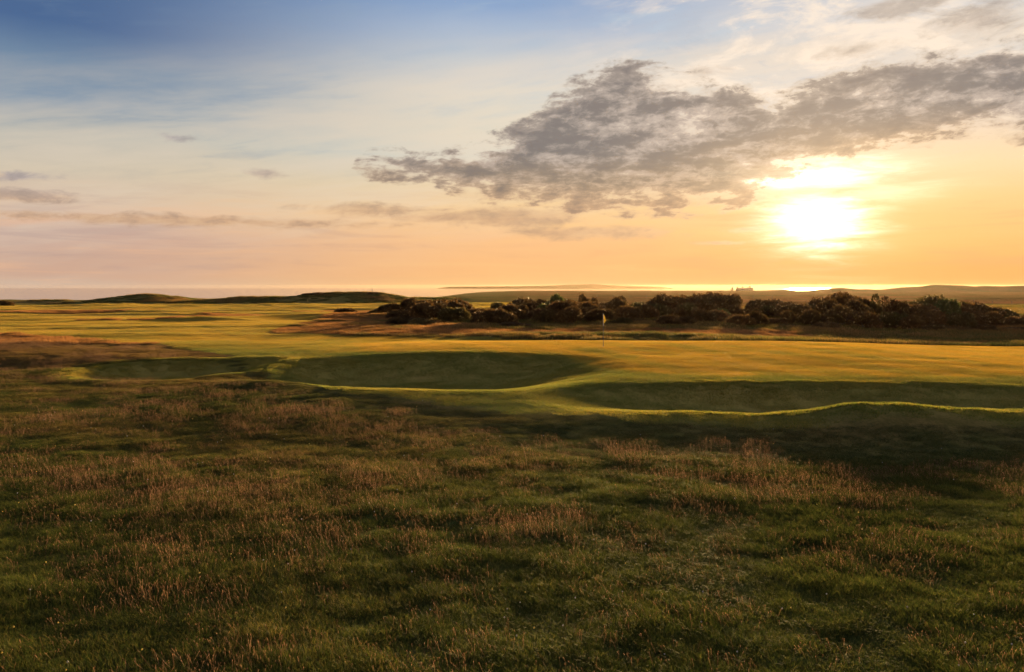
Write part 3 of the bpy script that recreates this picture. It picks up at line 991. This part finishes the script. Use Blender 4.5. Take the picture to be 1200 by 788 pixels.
KIND = [make_bush_kind('gorse', M_GORSE, 500 + i, 4.0, 2.0, 8 + i, 8500, 0.19, spiky=2.2) for i in range(6)]
KIND_G = [make_bush_kind('willow', M_GORSE_G, 520 + i, 4.0, 2.2, 9, 6500, 0.20, spiky=1.0) for i in range(2)]
KIND_T = [make_bush_kind('thorn', M_GORSE, 540 + i, 2.2, 2.2, 6, 2600, 0.16, spiky=1.2) for i in range(2)]
KIND_S = [make_bush_kind('spindly', M_GORSE, 550 + i, 2.0, 2.0, 5, 900, 0.15, spiky=1.5) for i in range(2)]

PLANTS = []


def place(kindlist, name, px, Y, w, h, label, cat, group=None, w0=4.0, h0=2.0, sink=0.1):
    crown, stem = kindlist[len(PLANTS) % len(kindlist)]
    x = X_at(px, Y)
    z = float(height(np.array([x]), np.array([float(Y)]))[0])
    e = empty(name, (x, Y, z - sink))
    e.scale = (w / w0, w / w0, h / h0)
    e.rotation_euler = (0, 0, random.random() * 6.283)
    for nm, me in (('crown', crown), ('stem', stem)):
        o = bpy.data.objects.new(nm, me); COL.objects.link(o); o.parent = e
    prop(e, label, cat, group)
    PLANTS.append((px, Y, e))
    return e


# (px centre, depth, width m, height m)
LOW = []
ORD = ['first', 'second', 'third', 'fourth', 'fifth', 'sixth', 'seventh', 'eighth', 'ninth', 'tenth', 'eleventh', 'twelfth', 'thirteenth', 'fourteenth', 'fifteenth', 'sixteenth', 'seventeenth', 'eighteenth', 'nineteenth', 'twentieth', 'twenty-first', 'twenty-second', 'twenty-third', 'twenty-fourth']
Z_OF = lambda px, Y: float(height(np.array([X_at(px, Y)]), np.array([float(Y)]))[0])


def top_h(px, Y, py):
    """height a plant at this depth needs to reach the given row"""
    return max(0.6, CZ - (py - HOR) * Y / F - Z_OF(px, Y))


# skyline of the thicket, read off the photograph: (px, top row)
SKY = [(440, 358), (460, 354), (480, 352), (505, 347), (520, 350), (535, 353), (560, 351), (590, 350), (615, 349), (640, 350), (665, 349), (690, 350), (715, 351), (740, 352), (760, 351), (785, 349), (805, 347), (830, 345), (855, 345),
       (880, 348), (905, 352), (925, 354), (945, 352), (965, 349), (985, 346), (1010, 346), (1035, 347), (1060, 351), (1090, 352), (1110, 351), (1130, 353), (1150, 355), (1170, 362), (1190, 368), (1215, 370)]
back = []; middle = []; front = []
rr = random.Random(5)
for i, (px, py) in enumerate(SKY):
    if i in (6, 26):
        continue
    Y = 112 + rr.uniform(-6, 8) if px < 760 else (104 + rr.uniform(-6, 6) if px < 1050 else 96 + rr.uniform(-5, 5))
    back.append((px + rr.uniform(-6, 6), Y, rr.choice([3.0, 4.2, 5.5, 7.5]) * rr.uniform(.85, 1.15), py + rr.uniform(-1.5, 4.5)))
for px in range(475, 1200, 24):
    if 548 < px < 572 or rr.random() < 0.08:
        continue
    Y = 97 + rr.uniform(-5, 5) if px < 1000 else 88 + rr.uniform(-3, 3)
    t = np.interp(px, [a for a, b in SKY], [b for a, b in SKY]) + rr.uniform(3, 13)
    middle.append((px + rr.uniform(-8, 8), Y, rr.choice([2.6, 4.0, 6.0]) * rr.uniform(.85, 1.15), t))
for px, Y, w, py in [(498, 92, 4.2, 357), (530, 90, 3.8, 359), (600, 90, 4.0, 357), (575, 84, 3.4, 362), (590, 82, 3.0, 365), (640, 88, 3.0, 362), (668, 86, 3.4, 362), (700, 88, 3.2, 361), (735, 90, 3.2, 358), (758, 92, 3.2, 359),
                     (778, 78, 3.6, 369), (800, 80, 3.0, 370), (820, 84, 3.2, 364), (845, 86, 3.4, 362), (868, 80, 2.8, 368), (886, 82, 2.6, 367), (930, 86, 2.6, 364), (955, 84, 3.4, 363), (985, 86, 3.6, 361), (1015, 82, 3.6, 364),
                     (1045, 82, 3.0, 365), (1068, 80, 2.6, 371), (1100, 84, 3.8, 363), (1125, 82, 3.4, 366), (1160, 84, 3.4, 368), (1188, 86, 3.2, 370)]:
    front.append((px, Y, w, py))


# low scrub between the bushes
low = []
for px in list(range(470, 1195, 31)):
    Y = 83 + rr.uniform(-4, 9)
    low.append((px + rr.uniform(-10, 10), Y, rr.uniform(2.4, 4.4), 0))


def rowlabel(row, k, n):
    side = 'from the left end' if k < n / 2 else 'from the right end'
    o = ORD[k] if k < n / 2 else ORD[n - 1 - k]
    return 'dark gorse bush, %s %s of the %s row of the thicket' % (o, side, row)


for rname, row in (('back', back), ('middle', middle), ('front', front)):
    row.sort(key=lambda q: q[0])
    for k, (px, Y, w, py) in enumerate(row):
        place(KIND, 'gorse_bush', px, Y, w, top_h(px, Y, py), rowlabel(rname, k, len(row)), 'bush', 'gorse bushes of the thicket beyond the green')

low.sort(key=lambda q: q[0])
for k, (px, Y, w, py) in enumerate(low):
    o = ORD[k] if k < len(low) / 2 else ORD[len(low) - 1 - k]
    place(KIND, 'low_scrub', px, Y, w, rr.uniform(.5, 1.0), 'low scrubby bush at the foot of the thicket, %s from the %s end' % (o, 'left' if k < len(low) / 2 else 'right'), 'bush', 'low scrub along the foot of the thicket')

place(KIND, 'gorse_bush', 405, 122, 3.4, top_h(405, 122, 360.5), 'small dark bush standing alone in orange fescue left of the thicket', 'bush')
place(KIND_G, 'leafy_shrub', 644, 104, 4.6, top_h(644, 104, 346.5), 'pale green leafy shrub rising from the thicket left of the flag', 'shrub', h0=2.2)
place(KIND_G, 'leafy_shrub', 1108, 90, 4.4, top_h(1108, 90, 352), 'pale green leafy shrub topping the right end of the thicket', 'shrub', h0=2.2)
place(KIND_G, 'leafy_shrub', 518, 118, 3.0, top_h(518, 118, 350), 'light green shrub behind the left end of the thicket', 'shrub', h0=2.2)
place(KIND_G, 'leafy_shrub', 845, 90, 3.0, top_h(845, 90, 362), 'low green shrub in front of the thicket below the castle', 'shrub', h0=2.2)
place(KIND_T, 'thorn_tree', 690, 122, 3.0, top_h(690, 122, 342), 'small lone thorn tree poking above the thicket behind the flag', 'tree', w0=2.2, h0=2.2)
place(KIND_T, 'thorn_tree', 727, 132, 3.0, top_h(727, 132, 346.5), 'squat round thorn bush on the skyline right of the flag', 'tree', w0=2.2, h0=2.2)
place(KIND_S, 'thorn_sapling', 1027, 96, 2.2, top_h(1027, 96, 344.0), 'spindly thorn sapling standing above the thicket right of the sun', 'tree', w0=2.0, h0=2.0)
place(KIND_S, 'thorn_sapling', 985, 98, 2.4, top_h(985, 98, 343.5), 'spindly thorn sapling standing above the thicket below the sun', 'tree', w0=2.0, h0=2.0)
place(KIND_S, 'thorn_sapling', 1036, 97, 1.8, top_h(1036, 97, 346.0), 'shorter spindly sapling just right of the taller one above the thicket', 'tree', w0=2.0, h0=2.0)
# shrubs on the far left dunes
for px, Y, w, h, lb in [(4, 215, 7.0, 1.6, 'dark shrub at the left edge on the far dunes'), (80, 240, 5.0, 1.0, 'low dark shrub on the far dunes, second from the left edge'), (62, 243, 4.2, .9, 'low dark shrub on the far dunes beside a wider one'), (370, 238, 7.5, 1.0, 'low wide shrub on top of the far green dune'),
                        (400, 244, 7.5, 1.0, 'middle shrub of three along the crest of the far dune'), (432, 240, 7.5, .9, 'right-hand shrub of three along the crest of the far dune')]:
    place(KIND, 'dune_shrub', px, Y, w, h, lb, 'shrub', 'low shrubs on the far left dunes', sink=0.55)


# ------------------------------------------------------------------ flagstick
def simple_mat(name, c0, c1, rough=.5, scale=3.0, metal=0.0, trans=0.0):
    m, g, out = new_mat(name)
    geo = g.node('ShaderNodeTexCoord')
    p = g.node('ShaderNodeBsdfPrincipled')
    g.put(p.inputs['Base Color'], g.mix(g.noise(V(g, geo.outputs['Object']), scale, 4), c0, c1))
    p.inputs['Roughness'].default_value = rough; p.inputs['Metallic'].default_value = metal
    if trans:
        t = g.node('ShaderNodeBsdfTranslucent'); t.inputs[0].default_value = tuple(c1) + (1,)
        mx = g.node('ShaderNodeMixShader'); mx.inputs[0].default_value = trans
        g.nt.links.new(p.outputs[0], mx.inputs[1]); g.nt.links.new(t.outputs[0], mx.inputs[2]); g.nt.links.new(mx.outputs[0], out.inputs[0])
    else:
        g.nt.links.new(p.outputs[0], out.inputs[0])
    return m


def build_flag():
    Y = 51.5; x = X_at(707, Y); z = Z_OF(707, Y)
    e = empty('flagstick', (x, Y, z))
    prop(e, 'golf flagstick with a limp yellow flag standing on the green', 'flagstick')
    pm = simple_mat('pole_paint', (0.03, 0.03, 0.035), (0.05, 0.05, 0.05), .4)
    wm = simple_mat('pole_white', (0.45, 0.47, 0.5), (0.55, 0.56, 0.58), .4)
    H = 2.13
    v, f = tube([(0, 0, 0), (0, 0, .7), (0, 0, 1.35)], [.022, .021, .020], 12)
    link('pole', fast_mesh('pole', np.array(v), np.array(f), pm), e)
    v, f = tube([(0, 0, 1.35), (0, 0, 1.5), (0, 0, H)], [.019, .018, .017], 12)
    link('upper_pole', fast_mesh('upper_pole', np.array(v), np.array(f), wm), e)
    v, f = tube([(0, 0, H), (0, 0, H + .012), (0, 0, H + .03), (0, 0, H + .036)], [.012, .02, .016, .002], 12)
    link('finial', fast_mesh('finial', np.array(v), np.array(f), pm), e)
    # limp flag: hoist edge on the pole, cloth hanging in folds
    fm = simple_mat('flag_cloth', (0.55, 0.42, 0.08), (0.66, 0.52, 0.12), .8, 8, trans=0.4)
    nu, nv = 28, 20
    V_ = []
    for j in range(nv):
        t = j / (nv - 1)
        for i in range(nu):
            s = i / (nu - 1)
            # the fly drops almost straight down; the cloth gathers into folds
            reach = 0.30 * s - 0.13 * s * s
            drop = 0.44 * s ** 1.25
            zz = H - .04 - 0.30 * t - drop * (1 - 0.25 * t)
            fold = 0.045 * math.sin(s * 13 + t * 2.0) * (0.3 + s)
            xx = 0.012 + reach * (0.75 + 0.25 * math.sin(3 * t + 1)) + 0.02 * math.sin(7 * t + 3 * s) - 0.16 * s * (t - .25) * 0.9
            V_.append((xx * .72, fold + 0.03 * math.sin(5 * t), zz))
    idx = np.arange(nu * nv).reshape(nv, nu)
    q = np.stack([idx[:-1, :-1], idx[:-1, 1:], idx[1:, 1:], idx[1:, :-1]], -1).reshape(-1, 4)
    me = fast_mesh('flag', np.array(V_), q, fm)
    o = link('flag', me, e); o.rotation_euler = (0, 0, R(-12))
    o.modifiers.new('thickness', 'SOLIDIFY').thickness = 0.002
    cm = simple_mat('cup_liner', (0.6, 0.6, 0.6), (0.7, 0.7, 0.7), .5)
    v, f = tube([(0, 0, -.05), (0, 0, 0.012)], [.054, .054], 20)
    link('cup', fast_mesh('cup', np.array(v), np.array(f), cm), e)


build_flag()


# ------------------------------------------------------------------ castle on the skyline, fences, posts
def boxes(lst):
    vs = []; fs = []
    for (x0, x1, y0, y1, z0, z1) in lst:
        o = len(vs)
        vs += [(x0, y0, z0), (x1, y0, z0), (x1, y1, z0), (x0, y1, z0), (x0, y0, z1), (x1, y0, z1), (x1, y1, z1), (x0, y1, z1)]
        fs += [(o, o + 3, o + 2, o + 1), (o + 4, o + 5, o + 6, o + 7), (o, o + 1, o + 5, o + 4), (o + 1, o + 2, o + 6, o + 5), (o + 2, o + 3, o + 7, o + 6), (o + 3, o, o + 4, o + 7)]
    return np.array(vs, float), np.array(fs)


def build_castle():
    Y = 1500; s = Y / F
    st = simple_mat('castle_stone', (0.06, 0.05, 0.04), (0.12, 0.10, 0.08), .9, .3)
    sl_ = simple_mat('slate', (0.05, 0.05, 0.055), (0.08, 0.08, 0.085), .7, .5)
    gl = simple_mat('window_glass', (0.02, 0.02, 0.025), (0.04, 0.04, 0.05), .15)
    x0 = X_at(864.5, Y); zb = CZ - 6.6 * s; W = 16.5 * s
    e = empty('castle', (x0, Y, zb))
    prop(e, 'long stone castle block with end chimneys on the skyline left of the sun', 'castle')
    hh = 3.0 * s
    v, f = boxes([(0, W, 0, 12, -3, hh)])
    link('wall', fast_mesh('castle_wall', v, f, st, False), e)
    r = np.array([(-.3, -.3, hh + .003), (W + .3, -.3, hh + .003), (W + .3, 12.3, hh + .003), (-.3, 12.3, hh + .003), (1.5, 6, hh + 1.5), (W - 1.5, 6, hh + 1.5)], float)
    link('roof', fast_mesh('castle_roof', r, [np.array([[0, 1, 5, 4], [2, 3, 4, 5]]), np.array([[1, 2, 5], [3, 0, 4]])], sl_, False), e)
    for cx, cw, ch in ((.8, 1.5, 4.0), (W * .36, 1.6, 4.4), (W * .75, 1.4, 3.6), (W - 2.6, 2.0, 5.2)):
        v, f = boxes([(cx, cx + cw, 5, 7, hh - .5, hh + ch), (cx - .2, cx + cw + .2, 4.8, 7.2, hh + ch + .002, hh + ch + .3)])
        link('chimney', fast_mesh('castle_chimney', v, f, st, False), e)
    v, f = boxes([(W + .01, W + 3.4, 2, 9, -3, hh + 1.6)])
    link('tower', fast_mesh('castle_tower', v, f, st, False), e)
    for i in range(7):
        v, f = boxes([(2 + i * 3.3, 3.2 + i * 3.3, -.06, .04, 1.2, 2.9)])
        link('window', fast_mesh('castle_window', v, f, gl, False), e)
    e2 = empty('gatehouse', (X_at(857.5, Y), Y + 4, zb))
    prop(e2, 'small pointed gatehouse tower just left of the castle block', 'tower')
    v, f = tube([(2.6, 2, -3), (2.6, 2, 2.4), (2.6, 2, 5.0)], [2.2, 2.1, 2.0], 12)
    link('wall', fast_mesh('gatehouse_wall', np.array(v), np.array(f), st), e2)
    v, f = tube([(2.6, 2, 5.0), (2.6, 2, 8.6)], [2.3, .1], 12)
    link('roof', fast_mesh('gatehouse_roof', np.array(v), np.array(f), sl_), e2)
    v, f = boxes([(-2.5, 7.5, 3.6, 8, -3, 1.8)])
    link('wing', fast_mesh('gatehouse_wing', v, f, st, False), e2)


build_castle()


def build_fence(label, p0, p1, step, hgt=1.25):
    """post-and-wire fence from p0 to p1 (px, Y)"""
    wood = simple_mat('post_wood', (0.07, 0.055, 0.04), (0.13, 0.10, 0.075), .9, 4)
    a = np.array([X_at(*p0), p0[1]]); b = np.array([X_at(*p1), p1[1]])
    n = int(np.linalg.norm(b - a) / step)
    za = Z_OF(*p0)
    e = empty('fence', (a[0], a[1], za)); prop(e, label, 'fence')
    tops = []
    mesh = None
    for i in range(n + 1):
        p = a + (b - a) * i / n
        z = float(height(np.array([p[0]]), np.array([p[1]]))[0])
        if mesh is None:
            v, f = tube([(0, 0, -.3), (0, 0, hgt), (0, 0, hgt + .04)], [.075, .07, .03], 6)
            mesh = fast_mesh('fence_post', np.array(v), np.array(f), wood)
        o = link('post', mesh, e, (p[0] - a[0], p[1] - a[1], z - za))
        tops.append((p[0] - a[0], p[1] - a[1], z - za))
    vs = []; fs = []
    for hw in (.35, .7, 1.1):
        for q, r in zip(tops[:-1], tops[1:]):
            o = len(vs)
            vs += [(q[0], q[1] - .08, q[2] + hw), (r[0], r[1] - .08, r[2] + hw), (r[0], r[1] - .08, r[2] + hw + .012), (q[0], q[1] - .08, q[2] + hw + .012)]
            fs.append((o, o + 1, o + 2, o + 3))
    link('wire', fast_mesh('fence_wire', np.array(vs), np.array(fs), wood, False), e)


build_fence('post and wire fence along the field edge behind the thicket', (700, 330), (905, 300), 6.5)
build_fence('post and wire fence across the tan field at the right', (1120, 190), (1260, 168), 4.0)
_pm = simple_mat('marker_wood', (0.10, 0.08, 0.06), (0.18, 0.15, 0.11), .9, 4)
v, f = tube([(0, 0, -.2), (0, 0, 1.5), (0, 0, 1.56)], [.09, .08, .02], 8)
prop(link('marker_post', fast_mesh('marker_post', np.array(v), np.array(f), _pm), None, (X_at(436, 242), 242, Z_OF(436, 242))),
     'short wooden marker post standing on the far green dune', 'post')

# ------------------------------------------------------------------ haze
if True:
    m, g, out = new_mat('haze_air')
    pv = g.node('ShaderNodeVolumePrincipled')
    pv.inputs['Color'].default_value = (0.66, 0.52, 0.42, 1)
    pv.inputs['Density'].default_value = 1.8e-5
    pv.inputs['Anisotropy'].default_value = 0.7
    g.nt.links.new(pv.outputs[0], out.inputs['Volume'])
    v, f = boxes([(-5200, 5200, -120, 4750, -4.0, 17.4)])
    prop(link('haze', fast_mesh('haze', v, f, m, False)), kind='stuff')

# ------------------------------------------------------------------ render settings
SC.render.engine = 'CYCLES'
SC.cycles.use_denoising = True
SC.cycles.max_bounces = 5
SC.cycles.diffuse_bounces = 3
SC.cycles.transmission_bounces = 3
SC.cycles.volume_bounces = 0
SC.cycles.use_adaptive_sampling = True
SC.cycles.adaptive_threshold = 0.02
SC.view_settings.view_transform = 'Standard'
SC.view_settings.look = 'None'
SC.view_settings.exposure = EXPOSURE
SC.view_settings.gamma = 1.0
SC.view_settings.use_curve_mapping = False
